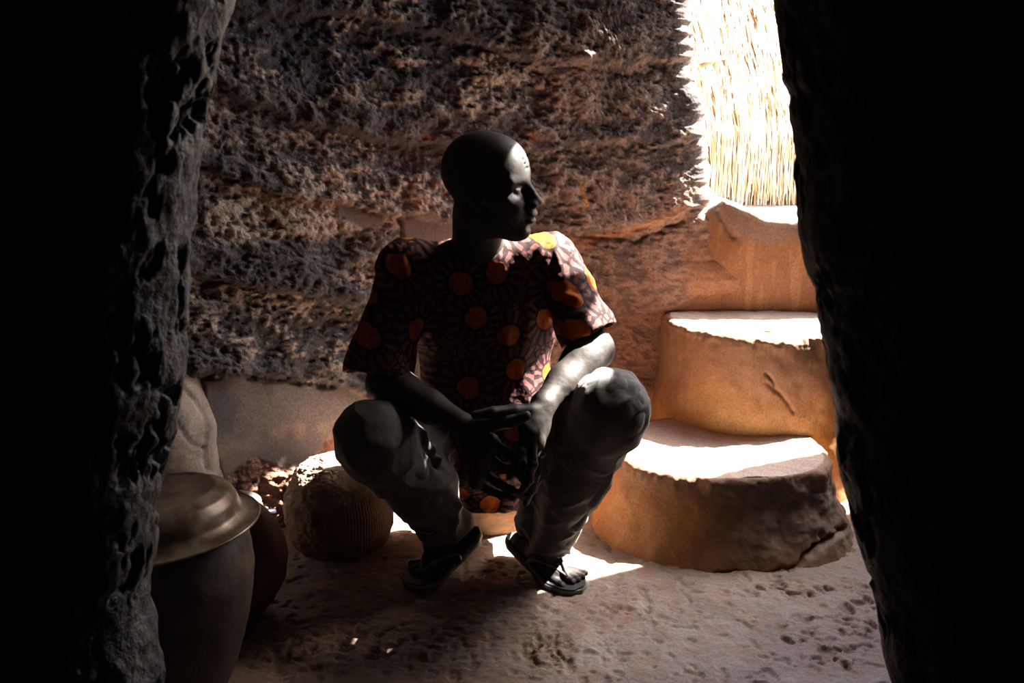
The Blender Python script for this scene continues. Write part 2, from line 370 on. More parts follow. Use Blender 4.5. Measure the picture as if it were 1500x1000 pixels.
# --- floor
def floor_grid():
    n1, n2 = 520, 420
    xs = np.linspace(-1.15, 1.15, n1); ys = np.linspace(1.45, 3.0, n2)
    x, y = np.meshgrid(xs, ys, indexing='ij'); z0 = x*0
    px, py = proj(x, y, z0)
    z = .006*fbm(x, y, z0, 3, 3, 51) + .0035*fbm(x, y, z0, 14, 4, 52, .6) + .0016*fbm(x, y, z0, 60, 3, 53)
    crumb = np.zeros_like(z)
    for cx, cy, rx, ry in ((1190, 925, 62, 22), (1225, 965, 50, 22), (905, 902, 40, 14), (1180, 860, 90, 14), (1265, 900, 40, 40), (560, 940, 110, 30), (430, 955, 90, 26), (800, 955, 40, 26)):
        crumb = np.maximum(crumb, np.exp(-(((px-cx)/rx)**2 + ((py-cy)/ry)**2)**1.3))
    hole = sst(.05, .32, fbm(x, y, z0, 30, 4, 55, .65))*crumb
    z = z - .012*hole + .004*crumb*fbm(x, y, z0, 70, 2, 56)
    pit = sst(.30, .42, fbm(x, y, z0, 42, 2, 58)); z -= .004*pit
    # earth banked up against the wall and the stair
    base = np.array((.26, .19, .155), np.float32)
    col = np.zeros(x.shape+(3,), np.float32) + base
    a = fbm(x, y, z0, 5, 4, 61); b = fbm(x, y, z0, 24, 4, 62)
    col = mixc(col, (.37, .295, .255), sst(-.1, .35, a)*.7)
    col = mixc(col, (.30, .175, .11), sst(0, .4, b)*.55)
    col = mixc(col, (.26, .16, .105), np.clip(crumb*.5 + hole*.6, 0, 1))
    col = mixc(col, (.16, .095, .06), hole*.7)
    v = np.stack([x, y, z], -1).reshape(-1, 3)
    return mesh_np('floor', v, grid_faces(n1, n2), M_floor, col=col.reshape(-1, 3))
tag(floor_grid(), kind='structure')
box('floor', (-2.75, -1.5, -.12), (1.8, 3.6, -.022), M_dark)

# --- front wall: the thick mud edges of the hole the photograph is taken through
def jamb(name, edge, side, seed):
    """edge: list of (px, py) of the silhouette at distance 1.12"""
    nz = 360; z = np.linspace(-.03, 2.12, nz)
    e = sorted([(P(a, b, 1.12).z, P(a, b, 1.12).x) for a, b in edge]); ez, ex = zip(*e)
    xe = np.interp(z, ez, ex) ; xe[z > ez[-1]] = ex[-1] + (z[z > ez[-1]]-ez[-1])*(-.10 if side > 0 else .10)*0
    far = 2.6 if side > 0 else -2.7
    if side > 0: far = 1.7
    R = .115; pts = []
    n0 = 26; nA = 130
    for i in range(n0): t_ = i/n0; pts.append((1, (1-t_)**1.6, 1.0, 0, -1))
    for i in range(nA+1):
        th = -PI/2 + PI*i/nA; pts.append((0, 0, 1.0+R+R*math.sin(th), R*math.cos(th), 0))
    for i in range(1, n0+1): t_ = i/n0; pts.append((2, t_**1.6, 1.0+2*R, 0, 1))
    nu = len(pts); XX = np.zeros((nu, nz)); YY = np.zeros((nu, nz)); NX = np.zeros((nu, nz)); NY = np.zeros((nu, nz))
    s = -side                                        # the rounded end points towards s
    for i, (kind, tt, y, c, _) in enumerate(pts):
        root = xe - s*R
        if kind == 0:
            th = math.asin(max(-1, min(1, (y-1.0-R)/R)))
            XX[i] = root + s*c; YY[i] = y; NX[i] = s*math.cos(th); NY[i] = math.sin(th)
        else:
            XX[i] = root + (far-root)*tt; YY[i] = y; NX[i] = 0; NY[i] = -1 if kind == 1 else 1
    ZZ = np.repeat(z[None], nu, 0)
    g = fbm(XX, YY, ZZ, 9, 4, seed, .6); pit = sst(.12, .40, fbm(XX, YY*1.2, ZZ*.8, 30, 3, seed+3, .55)); f = fbm(XX, YY, ZZ, 80, 2, seed+5)
    amp = 1.0 if side < 0 else .6
    d = amp*(.012*g - .016*pit + .003*f)
    XX = XX + NX*d; YY = YY + NY*d
    o = mesh_np(name, np.stack([XX, YY, ZZ], -1).reshape(-1, 3), grid_faces(nu, nz), M_front)
    tag(o, kind='structure'); return o
jamb('wall_front_left', [(352, -60), (347, 0), (334, 55), (316, 110), (303, 180), (288, 270), (274, 370), (268, 430), (270, 500), (262, 570), (250, 640), (240, 700), (226, 790), (214, 850), (212, 890), (222, 930), (230, 1010), (232, 1100)], -1, 71)
jamb('wall_front_right', [(1138, -60), (1139, 0), (1144, 60), (1150, 118), (1161, 140), (1156, 160), (1161, 210), (1170, 280), (1174, 350), (1184, 400), (1197, 440), (1206, 500), (1216, 560), (1226, 610), (1230, 680), (1244, 735), (1258, 790), (1274, 850), (1290, 910), (1298, 960), (1312, 1010), (1330, 1090)], 1, 91)

# --- staircase of rounded mud steps
stair = empty('mud_staircase', (.65, 2.6, 0))
tag(stair, 'broad rounded orange mud staircase rising to the sunlit doorway', 'stairs')
def mud_step(cx, cy, rbx, rby, rtx, rty, ztop, seed, zb=-.02, flare=1.0, dark=0):
    nt, n1, n2 = 420, 90, 70
    th = np.linspace(0, 2*PI, nt, endpoint=False); rows = []
    for i in range(n1):
        t_ = i/(n1-1); z = zb + (ztop-.022-zb)*t_; k = (1-t_)**1.5*flare + (1-t_)*(1-flare); rows.append((k, z, 1.0, 0))
    for i in range(1, 14):
        a = PI/2*i/13; rows.append((0, ztop-.022+.022*math.sin(a), 1-.055*(1-math.cos(a)), .5))
    for i in range(1, n2): t_ = i/(n2-1); rows.append((0, ztop, .945*(1-t_)+.001, 1))
    nv = len(rows); K = np.array([r[0] for r in rows]); Zr = np.array([r[1] for r in rows]); S = np.array([r[2] for r in rows]); TOP = np.array([r[3] for r in rows])
    rx = rtx + (rbx-rtx)*K; ry = rty + (rby-rty)*K
    c, s = np.cos(th)[:, None], np.sin(th)[:, None]
    p = 2.35; m_ = (np.abs(c)**p + np.abs(s)**p)**(-1/p)
    x = cx + rx[None]*S[None]*c*m_; y = cy + ry[None]*S[None]*s*m_; z = np.repeat(Zr[None], nt, 0)
    side = (1-sst(.4, .9, TOP))[None]
    d = .012*fbm(x, y, z, 6, 3, seed) + .0035*fbm(x, y, z, 26, 3, seed+2)
    rim = np.exp(-((z-ztop+.012)/.022)**2)*(1-.0*side); d = d*(1+.4*rim) + rim*(.010*fbm(x, y, z*.3, 24, 3, seed+4) + .004*fbm(x, y, z*.3, 90, 2, seed+6))
    px, py = proj(x, y, z); jx = 3*noise(px/11, py/11, 0*px, seed)
    rgh = np.zeros_like(x)
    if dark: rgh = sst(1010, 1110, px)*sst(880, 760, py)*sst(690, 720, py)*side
    d = d + rgh*(.012*fbm(x, y, z, 22, 4, seed+9) )
    for cr, w_, dp in CRACKS: d = d - dp*np.exp(-(line_dist(px+jx, py+jx, cr)/w_)**2)*side
    x = x + d*c*side; y = y + d*s*side; z = z + (1-side)*(.006*fbm(x, y, 0*x, 8, 3, seed+8) + .002*fbm(x, y, 0*x, 40, 2, seed+9))
    A = fbm(x, y, z*.6, 5, 4, seed+11); B = fbm(x*2.0, y*2.0, z*.5, 16, 3, seed+12)
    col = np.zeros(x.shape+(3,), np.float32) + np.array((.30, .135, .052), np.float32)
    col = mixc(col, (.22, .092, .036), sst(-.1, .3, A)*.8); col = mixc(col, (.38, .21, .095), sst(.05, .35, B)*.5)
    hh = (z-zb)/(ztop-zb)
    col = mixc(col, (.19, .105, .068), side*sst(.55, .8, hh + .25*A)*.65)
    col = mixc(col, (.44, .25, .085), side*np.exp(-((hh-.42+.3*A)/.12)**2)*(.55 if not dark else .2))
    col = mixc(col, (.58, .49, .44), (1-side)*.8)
    col = mixc(col, (.44, .33, .27), (1-side)*sst(.0, .35, A)*.5)
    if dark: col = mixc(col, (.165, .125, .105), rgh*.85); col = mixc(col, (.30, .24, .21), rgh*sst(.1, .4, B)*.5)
    v = np.stack([x, y, z], -1).reshape(-1, 3)
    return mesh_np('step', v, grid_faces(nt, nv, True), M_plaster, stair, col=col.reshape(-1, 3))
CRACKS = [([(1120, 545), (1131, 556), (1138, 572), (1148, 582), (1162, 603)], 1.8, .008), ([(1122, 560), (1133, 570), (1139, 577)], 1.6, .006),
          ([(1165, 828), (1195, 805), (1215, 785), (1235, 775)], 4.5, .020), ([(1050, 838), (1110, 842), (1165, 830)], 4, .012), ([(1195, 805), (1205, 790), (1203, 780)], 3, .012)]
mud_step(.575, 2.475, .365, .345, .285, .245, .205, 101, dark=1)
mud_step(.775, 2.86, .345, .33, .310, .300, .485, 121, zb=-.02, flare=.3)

# riser and sill under the doorway
def sill():
    nx = 300; xs = np.linspace(.40, 1.60, nx); rows = []
    n1, n2, n3 = 130, 90, 12
    zs = np.interp(xs, [.40, .60, .65, .70, .78, .86, 1.0, 1.6], [.78, .80, .835, .81, .78, .772, .785, .80])
    yf = 2.900 - .05*np.clip(xs-.75, -1, 1)**2 + .08*sst(.76, .48, xs)
    X_, Y_, Z_, F = [], [], [], []
    for i in range(n1): t_ = i/(n1-1); X_.append(xs); Y_.append(yf + .0*xs); Z_.append((zs-.03)*t_); F.append(0*xs)
    for i in range(1, 16): a = PI/2*i/15; X_.append(xs); Y_.append(yf+.03*(1-math.cos(a))); Z_.append(zs-.03+.03*math.sin(a)); F.append(0*xs+min(1, i/9))
    for i in range(1, n2+1): t_ = i/n2; X_.append(xs); Y_.append(yf+.03+(3.55-yf-.03)*t_); Z_.append(zs - .05*t_); F.append(0*xs+1)
    for i in range(1, n3+1): X_.append(xs); Y_.append(0*xs+3.55); Z_.append((zs-.05)*(1-i/n3)); F.append(0*xs+1)
    x = np.array(X_).T; y = np.array(Y_).T; z = np.array(Z_).T; f = np.array(F).T
    d = .010*fbm(x, y, z, 5, 3, 141) + .003*fbm(x*3, y, z*.7, 14, 3, 142)
    px, py = proj(x, y, z)
    d = d - .008*np.exp(-(line_dist(px, py+4*noise(px/8, py/8, 0*px, 8), [(1046, 300), (1066, 335), (1082, 352)])/3.5)**2)*(1-f)
    y = y - d*(1-f); z = z + f*(.010*fbm(x, y, 0*x, 7, 4, 144))
    A = fbm(x, y, z, 5, 4, 151); B = fbm(x*3.5, y, z*.5, 16, 3, 152)
    col = np.zeros(x.shape+(3,), np.float32) + np.array((.22, .092, .038), np.float32)
    col = mixc(col, (.16, .066, .030), sst(-.1, .3, A)*.7); col = mixc(col, (.30, .145, .065), sst(.08, .35, B)*.5)
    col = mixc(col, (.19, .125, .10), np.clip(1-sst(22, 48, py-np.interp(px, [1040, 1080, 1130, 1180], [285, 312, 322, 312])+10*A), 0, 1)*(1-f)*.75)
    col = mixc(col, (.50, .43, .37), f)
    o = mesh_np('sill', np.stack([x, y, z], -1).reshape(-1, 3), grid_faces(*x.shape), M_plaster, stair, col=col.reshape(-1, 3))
sill()

# mud bulge low on the left wall
def bulge():
    nt, nz = 160, 150; th = np.linspace(0, 2*PI, nt, endpoint=False); u = np.linspace(0, 1, nz)
    c, s = np.cos(th)[:, None], np.sin(th)[:, None]
    r = np.interp(u, [0, .55, .78, .9, .97, 1], [1, .93, .74, .48, .2, 0.002])[None]; zz = np.interp(u, [0, .55, .78, .9, 1], [-.02, .32, .48, .545, .565])[None]
    x = -.955 + .215*r*c; y = 2.36 + .215*r*s; z = zz + 0*c
    d = .012*fbm(x, y, z, 6, 3, 161) + .003*fbm(x, y, z, 30, 3, 162); px, py = proj(x, y, z); j = 4*noise(px/10, py/10, 0*px, 8)
    for cr in ([(262, 560), (290, 590), (302, 620), (298, 650), (306, 690)], [(250, 610), (280, 650), (300, 655)]): d = d - .008*np.exp(-(line_dist(px+j, py+j, cr)/2.0)**2)
    x = x + d*c; y = y + d*s; A = fbm(x, y, z, 8, 4, 165)
    col = np.zeros(x.shape+(3,), np.float32) + np.array((.33, .26, .22), np.float32); col = mixc(col, (.20, .16, .145), sst(-.1, .3, A))
    o = mesh_np('wall_buttress', np.stack([x, y, z], -1).reshape(-1, 3), grid_faces(nt, nz, True), M_plaster, col=col.reshape(-1, 3)); tag(o, kind='structure')
bulge()

# --- outside: terrace and thatch
box('floor_terrace', (.3, 3.5, .55), (6, 7.5, .68), plain('terrace_earth', (.42, .33, .26), (.34, .25, .19), .9))
thatch = empty('thatched_roof', (1.4, 4.2, .68)); tag(thatch, 'sun-bleached straw thatch seen through the doorway above the stairs', 'roof')
tb = bmesh.new()
prof = [(4.12, .60), (4.14, .95), (4.30, 1.18), (4.75, 1.60), (5.35, 2.10), (5.9, 2.45)]
for dy in (0, .18):
    pass
ring = [(y, z) for y, z in prof] + [(y+.16, z-.10) for y, z in reversed(prof)]
fv = [[tb.verts.new((xx, y, z)) for y, z in ring] for xx in (.3, 1.5, 2.9)]
for a, b in zip(fv[:-1], fv[1:]):
    for k in range(len(ring)): tb.faces.new((a[k], b[k], b[(k+1) % len(ring)], a[(k+1) % len(ring)]))
tb.faces.new(fv[0]); tb.faces.new(fv[-1][::-1])
bm_obj('straw_bed', tb, M_strawback, thatch, False)
py_ = np.array(prof); seg = np.r_[0, np.cumsum(np.hypot(*np.diff(py_, axis=0).T))]
def on_prof(s_): return np.interp(s_, seg, py_[:, 0]), np.interp(s_, seg, py_[:, 1])
vs, fs = [], []
def stalk(x0, s0, L, r, lift, dx):
    b = len(vs); n = 4
    for i in range(n):
        t_ = i/(n-1); y, z = on_prof(s0+L*t_); l = lift + .05*(1-t_)*random.random()*.4
        x = x0 + dx*t_ + random.uniform(-.003, .003); y -= l + .008; z += l*.5
        for k in range(3): a = k*2*PI/3; vs.append((x + r*math.cos(a), y + r*math.sin(a), z + r*.3*math.sin(a)))
    for i in range(n-1):
        for k in range(3): fs.append((b+i*3+k, b+i*3+(k+1) % 3, b+(i+1)*3+(k+1) % 3, b+(i+1)*3+k))
for i in range(5200):
    s0 = random.choice((0.0, .0, .22, .45, .7, .95, 1.2, 1.5)) + random.uniform(0, .16)
    stalk(random.uniform(.45, 2.4), s0, random.uniform(.22, .42), random.uniform(.0018, .0036), random.uniform(.004, .05), random.gauss(0, .022))
tag(mesh_np('straw', vs, fs, M_straw, thatch), kind='stuff')
def tube(pts, r, n=10, caps=True):
    bm = bmesh.new(); rings = []
    pts = [Vector(p) for p in pts]; rs = r if isinstance(r, (list, tuple)) else [r]*len(pts); up = Vector((0, 0, 1))
    for i, p in enumerate(pts):
        d = (pts[min(i+1, len(pts)-1)] - pts[max(i-1, 0)]).normalized()
        a = d.cross(up) if abs(d.dot(up)) < .95 else d.cross(Vector((1, 0, 0))); a.normalize(); b = d.cross(a)
        rings.append([bm.verts.new(p + rs[i]*(math.cos(2*PI*k/n)*a + math.sin(2*PI*k/n)*b)) for k in range(n)])
    for A, B in zip(rings[:-1], rings[1:]):
        for k in range(n): bm.faces.new((A[k], A[(k+1) % n], B[(k+1) % n], B[k]))
    if caps: bm.faces.new(rings[0][::-1]); bm.faces.new(rings[-1])
    return bm
pl = [P(1026, 97, 4.22), P(1042, 90, 4.24), P(1060, 84, 4.34)]
bm_obj('pole', tube(pl, [.011, .011, .010]), plain('bleached_pole', (.42, .24, .10), (.34, .18, .07), .7), thatch)

# ------------------------------------------------------------------ vessels
def lathe(prof, c, n=96, seed=0, amp=.0, tilt=None, scale=(1, 1), rows=1):
    pr = np.array(prof, float); s = np.r_[0, np.cumsum(np.hypot(*np.diff(pr, axis=0).T))]
    m = max(len(pr)*10, 90) if rows == 1 else len(pr)
    u = np.linspace(0, s[-1], m) if rows == 1 else s
    r = np.interp(u, s, pr[:, 0]); z = np.interp(u, s, pr[:, 1])
    if rows == 1:
        for _ in range(3): r[1:-1] = (r[:-2]+2*r[1:-1]+r[2:])/4; z[1:-1] = (z[:-2]+2*z[1:-1]+z[2:])/4
    th = np.linspace(0, 2*PI, n, endpoint=False)
    x = np.cos(th)[:, None]*r*scale[0]; y = np.sin(th)[:, None]*r*scale[1]; zz = np.repeat(z[None], n, 0)
    if amp:
        d = amp*(fbm(x+c[0], y+c[1], zz, 12, 4, seed)); x = x + d*np.cos(th)[:, None]; y = y + d*np.sin(th)[:, None]
    v = np.stack([x, y, zz], -1).reshape(-1, 3)
    if tilt is not None: v = v @ np.array(Matrix.Rotation(tilt[0], 3, tilt[1])).T
    return v + np.array(c), grid_faces(n, len(u), True)[:, ::-1]
POT = (-.64, 1.62, 0)
pot = empty('clay_pot', POT); tag(pot, 'large dark clay water pot under the metal basin, at the left edge', 'pot')
v, f = lathe([(.001, 0), (.06, 0), (.075, .01), (.115, .10), (.142, .20), (.153, .285), (.148, .34), (.135, .375), (.125, .392), (.132, .40), (.120, .402), (.112, .385), (.13, .33), (.13, .2), (.07, .03), (.001, .02)], POT, 160, 201, .004)
mesh_np('body', v, f, M_pot, pot)
BAS = Vector((-.64, 1.62, .372))
bas = empty('metal_basin', BAS); tag(bas, 'tarnished metal basin turned upside down as lid on the big clay pot', 'basin')
tl = (math.radians(-5), Vector((.3, 1, 0)).normalized())
v, f = lathe([(.001, .066), (.092, .066), (.097, .069), (.103, .067), (.124, .056), (.134, .040), (.139, .018), (.150, .008), (.163, .003), (.168, .004), (.170, .001), (.168, -.002), (.160, -.001), (.148, .004), (.136, .014), (.131, .036), (.121, .052), (.10, .062), (.001, .062)], BAS, 160, 0, 0, tl, rows=1)
mesh_np('shell', v, f, M_tin, bas)
th = np.linspace(0, 2*PI, 80, endpoint=False); rimp = np.stack([.1695*np.cos(th), .1695*np.sin(th), 0*th+.001], 1) @ np.array(Matrix.Rotation(tl[0], 3, tl[1])).T + np.array(BAS)
bmr = tube([tuple(p) for p in rimp] + [tuple(rimp[0])], .0028, 8, False); bm_obj('rolled_rim', bmr, M_tin, bas)

POT2 = (-.665, 1.965, 0)
p2 = empty('clay_pot', POT2); tag(p2, 'upturned red-brown clay pot in deep shadow right behind the large lidded pot', 'pot')
v, f = lathe([(.001, .001), (.09, .001), (.125, .03), (.150, .08), (.156, .12), (.150, .16), (.138, .19), (.118, .222), (.095, .247), (.060, .277), (.030, .295), (.001, .302)], POT2, 140, 221, .004)
mesh_np('body', v, f, M_redpot, p2)

CK = (-.722, 2.235, 0)
ck = empty('cooking_pot', CK); tag(ck, 'small aluminium cooking pot with black handle between red-brown pot and wall', 'cooking pot')
v, f = lathe([(.001, .0), (.068, .0), (.078, .008), (.080, .13), (.083, .135), (.079, .136), (.076, .13), (.075, .012), (.001, .008)], CK, 64, rows=1); mesh_np('body', v, f, M_alu, ck)
v, f = lathe([(.001, .163), (.03, .160), (.062, .150), (.082, .142), (.088, .139), (.082, .137), (.06, .145), (.001, .157)], CK, 64, rows=1); lid = mesh_np('lid', v, f, M_alu, ck)
bm_obj('knob', tube([(CK[0], CK[1], .156), (CK[0]-.004, CK[1], .170), (CK[0]-.002, CK[1], .186), (CK[0]+.014, CK[1], .190), (CK[0]+.020, CK[1], .178), (CK[0]+.018, CK[1], .158)], .004, 8), M_alu, lid)
def loop(c, s, r, h=.020):
    return tube([(c[0]+s*.074, c[1]-.02, .122), (c[0]+s*.105, c[1]-.022, .126), (c[0]+s*.118, c[1]-.01, .122), (c[0]+s*.118, c[1]+.012, .112), (c[0]+s*.104, c[1]+.024, .106), (c[0]+s*.074, c[1]+.022, .11)], r, 10)
bm_obj('handle', loop(CK, 1, .0075), M_bak, ck); bm_obj('handle', loop(CK, -1, .0075), M_bak, ck)

# upturned round jar by the wall, its top in the sun
JAR = (-.450, 2.325, 0)
jar = empty('clay_jar', JAR); tag(jar, 'upturned round-bottomed clay jar by the wall beside the crouching man, its top sunlit', 'jar')
def jar_mesh():
    nt, nz = 380, 260; th = np.linspace(0, 2*PI, nt, endpoint=False); u = np.linspace(0, 1, nz)
    k = [0, .06, .22, .42, .58, .70, .80, .88, .95, 1]
    r = np.interp(u, k, [.118, .124, .135, .137, .129, .112, .088, .060, .028, .001]); z = .905*np.interp(u, k, [-.004, .0, .05, .115, .165, .205, .232, .250, .260, .262])
    for _ in range(60): r[1:-1] = (r[:-2]+2*r[1:-1]+r[2:])/4; z[1:-1] = (z[:-2]+2*z[1:-1]+z[2:])/4
    x = np.cos(th)[:, None]*r; y = np.sin(th)[:, None]*r; zz = np.repeat(z[None], nt, 0)
    wx, wy = x+JAR[0], y+JAR[1]; px, py = proj(wx, wy, zz)
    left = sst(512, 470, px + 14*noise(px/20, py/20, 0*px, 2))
    lines = np.cos(th*105)[:, None]*(1-left)*sst(.17, .12, zz)
    step_ = np.maximum(left, 0)
    d = .009*fbm(x, y, zz, 9, 3, 241) + left*(.009*fbm(x, y, zz, 40, 4, 242, .65) + .004) + .0012*lines + (1-left)*.0015*fbm(x, y, zz, 50, 2, 243)
    x = x + d*np.cos(th)[:, None]; y = y + d*np.sin(th)[:, None]; zz = zz + d*sst(.15, .25, zz)*.8
    A = fbm(x, y, zz, 14, 4, 245)
    col = np.zeros(x.shape+(3,), np.float32) + np.array((.30, .20, .14), np.float32)
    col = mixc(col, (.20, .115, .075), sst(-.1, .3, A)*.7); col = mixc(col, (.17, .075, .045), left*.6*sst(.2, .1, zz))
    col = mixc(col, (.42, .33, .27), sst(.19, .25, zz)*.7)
    return np.stack([x+JAR[0], y+JAR[1], zz], -1).reshape(-1, 3), grid_faces(nt, nz, True), col.reshape(-1, 3)
v, f, c_ = jar_mesh(); mesh_np('body', v, f, mud('jar_clay', .8, (60, .3, .004), (240, .35, .0015)), jar, col=c_)

# mud stool the man sits on
def stool():
    c0 = (-.055, 2.45, 0); nt, nz = 120, 90; th = np.linspace(0, 2*PI, nt, endpoint=False); u = np.linspace(0, 1, nz)
    k = [0, .05, .55, .66, .72, 1]; r = np.interp(u, k, [.125, .128, .112, .108, .095, .001]); z = np.interp(u, k, [-.005, .002, .11, .127, .133, .135])
    c, s = np.cos(th)[:, None], np.sin(th)[:, None]; m_ = (np.abs(c)**4 + np.abs(s)**4)**(-1/4)
    x = r*c*m_*1.0; y = r*s*m_*.85; zz = np.repeat(z[None], nt, 0)
    d = .008*fbm(x, y, zz, 14, 4, 261, .6); x = x+d*c; y = y+d*s
    o = mesh_np('mud_stool', np.stack([x+c0[0], y+c0[1], zz], -1).reshape(-1, 3), grid_faces(nt, nz, True), M_stool)
    tag(o, 'low pale mud block the man sits on, seen between his legs', 'stool')
stool()

# dry leaf on the middle step
bm = bmesh.new(); lp = P(1130, 487, 2.66)
out = [(-.022, 0), (-.012, .006), (.0, .008), (.014, .005), (.024, 0), (.012, -.005), (0, -.006), (-.012, -.004)]
tv = [bm.verts.new((lp.x+a, lp.y+b*1.6, .4965+.003*math.cos(a*120))) for a, b in out]; bv = [bm.verts.new((v.co.x, v.co.y, v.co.z-.0012)) for v in tv]
bm.faces.new(tv); bm.faces.new(bv[::-1]); [bm.faces.new((tv[i], bv[i], bv[(i+1) % 8], tv[(i+1) % 8])) for i in range(8)]
tag(bm_obj('dry_leaf', bm, M_leaf, None, False), 'small dry yellow leaf lying on the sunlit upper step', 'leaf')

# ------------------------------------------------------------------ the man: distance fields turned into one continuous surface each
class Field:
    def __init__(s, lo, hi, h):
        s.h = h; s.lo = np.array(lo, float); n = np.ceil((np.array(hi)-lo)/h).astype(int)+1; s.n = n
        s.D = np.ones(n, np.float32); s.ax = [(s.lo[i]+h*np.arange(n[i])).astype(np.float32) for i in range(3)]
    def win(s, lo, hi, m):
        a = np.clip(np.floor((np.array(lo)-m-s.lo)/s.h).astype(int), 0, s.n); b = np.clip(np.ceil((np.array(hi)+m-s.lo)/s.h).astype(int)+1, 0, s.n)
        sl = tuple(slice(a[i], b[i]) for i in range(3))
        return sl, s.ax[0][sl[0]][:, None, None], s.ax[1][sl[1]][None, :, None], s.ax[2][sl[2]][None, None, :]
    def op(s, sl, d, k, sub):
        D = s.D[sl]
        if D.size == 0: return
        if sub:
            d = -d; h = np.maximum(k-np.abs(D-d), 0)/k; s.D[sl] = np.maximum(D, d) + h*h*k*.25
        else:
            h = np.maximum(k-np.abs(D-d), 0)/k; s.D[sl] = np.minimum(D, d) - h*h*k*.25
    def cone(s, a, b, ra, rb, k=.012, sub=False):
        a, b = np.array(a, float), np.array(b, float); R = max(ra, rb)
        sl, x, y, z = s.win(np.minimum(a, b)-R, np.maximum(a, b)+R, k+2*s.h)
        e = b-a; L = max(float(e@e), 1e-9); x0, y0, z0 = x-a[0], y-a[1], z-a[2]
        t = np.clip((x0*e[0]+y0*e[1]+z0*e[2])/L, 0, 1)
        d = np.sqrt((x0-t*e[0])**2+(y0-t*e[1])**2+(z0-t*e[2])**2) - (ra+(rb-ra)*t)
        s.op(sl, d.astype(np.float32), k, sub)
    def ell(s, c, r, k=.012, R=None, sub=False):
        c = np.array(c, float); r = np.array(r, float); m = r.max() if R is not None else 0
        ext = np.full(3, r.max()) if R is not None else r
        sl, x, y, z = s.win(c-ext, c+ext, k+2*s.h); x, y, z = x-c[0], y-c[1], z-c[2]
        if R is not None:
            x, y, z = (R[0][0]*x+R[0][1]*y+R[0][2]*z, R[1][0]*x+R[1][1]*y+R[1][2]*z, R[2][0]*x+R[2][1]*y+R[2][2]*z)
        k0 = np.sqrt((x/r[0])**2+(y/r[1])**2+(z/r[2])**2); k1 = np.sqrt((x/r[0]**2)**2+(y/r[1]**2)**2+(z/r[2]**2)**2)
        s.op(sl, (k0*(k0-1)/np.maximum(k1, 1e-6)).astype(np.float32), k, sub)
    def chain(s, pts, rs, k=.01, sub=False):
        for i in range(len(pts)-1): s.cone(pts[i], pts[i+1], rs[i], rs[i+1], k, sub)
    def mesh(s):
        D = s.D; ins = D < 0
        cnt = np.zeros([n-1 for n in D.shape], np.uint8)
        offs = [(a, b, c) for a in (0, 1) for b in (0, 1) for c in (0, 1)]
        def cs(A, o): return A[o[0]:A.shape[0]-1+o[0], o[1]:A.shape[1]-1+o[1], o[2]:A.shape[2]-1+o[2]]
        for o in offs: cnt += cs(ins, o)
        act = (cnt > 0) & (cnt < 8); I = np.argwhere(act); idx = np.full(cnt.shape, -1, np.int32); idx[act] = np.arange(len(I))
        val = {o: D[I[:, 0]+o[0], I[:, 1]+o[1], I[:, 2]+o[2]] for o in offs}
        acc = np.zeros((len(I), 3)); num = np.zeros(len(I))
        for o in offs:
            for ax in range(3):
                if o[ax] == 0:
                    q = list(o); q[ax] = 1; q = tuple(q); va, vb = val[o], val[q]; m = (va < 0) != (vb < 0)
                    t = np.where(m, va/np.where(m, va-vb, 1), 0); p = np.repeat(np.array(o, float)[None], len(I), 0); p[:, ax] += t
                    acc[m] += p[m]; num[m] += 1
        v = (I + acc/num[:, None])*s.h + s.lo
        F = []
        for ax in range(3):
            b, c = (ax+1) % 3, (ax+2) % 3
            s0 = [slice(None)]*3; s1 = [slice(None)]*3; s0[ax] = slice(0, -1); s1[ax] = slice(1, None)
            E = np.argwhere(ins[tuple(s0)] != ins[tuple(s1)]); E = E[(E[:, b] > 0) & (E[:, c] > 0) & (E[:, b] < D.shape[b]-1) & (E[:, c] < D.shape[c]-1)]
            g = []
            for db, dc in ((-1, -1), (0, -1), (0, 0), (-1, 0)):
                q = E.copy(); q[:, b] += db; q[:, c] += dc; g.append(idx[q[:, 0], q[:, 1], q[:, 2]])
            q = np.stack(g, 1); fl = ~ins[E[:, 0], E[:, 1], E[:, 2]]; q[fl] = q[fl][:, ::-1]; F.append(q)
        return v, np.vstack(F)
def relax(v, f, n, lam=.5):
    for _ in range(n):
        s_ = np.zeros_like(v); c = np.zeros(len(v))
        for i in range(4):
            a, b = f[:, i], f[:, (i+1) % 4]
            for kx in range(3): s_[:, kx] += np.bincount(a, v[b, kx], len(v)) + np.bincount(b, v[a, kx], len(v))
            c += np.bincount(a, minlength=len(v)) + np.bincount(b, minlength=len(v))
        v = v + lam*(s_/np.maximum(c, 1)[:, None] - v)
    return v
def vnormals(v, f):
    fn = np.cross(v[f[:, 2]]-v[f[:, 0]], v[f[:, 3]]-v[f[:, 1]]); n = np.zeros_like(v)
    for i in range(4):
        for kx in range(3): n[:, kx] += np.bincount(f[:, i], fn[:, kx], len(v))
    return n/np.maximum(np.linalg.norm(n, axis=1, keepdims=True), 1e-12)

man = empty('person', (-.06, 2.40, 0))
tag(man, 'bald man in a maroon and orange patterned shirt crouching with clasped hands, looking right', 'person')

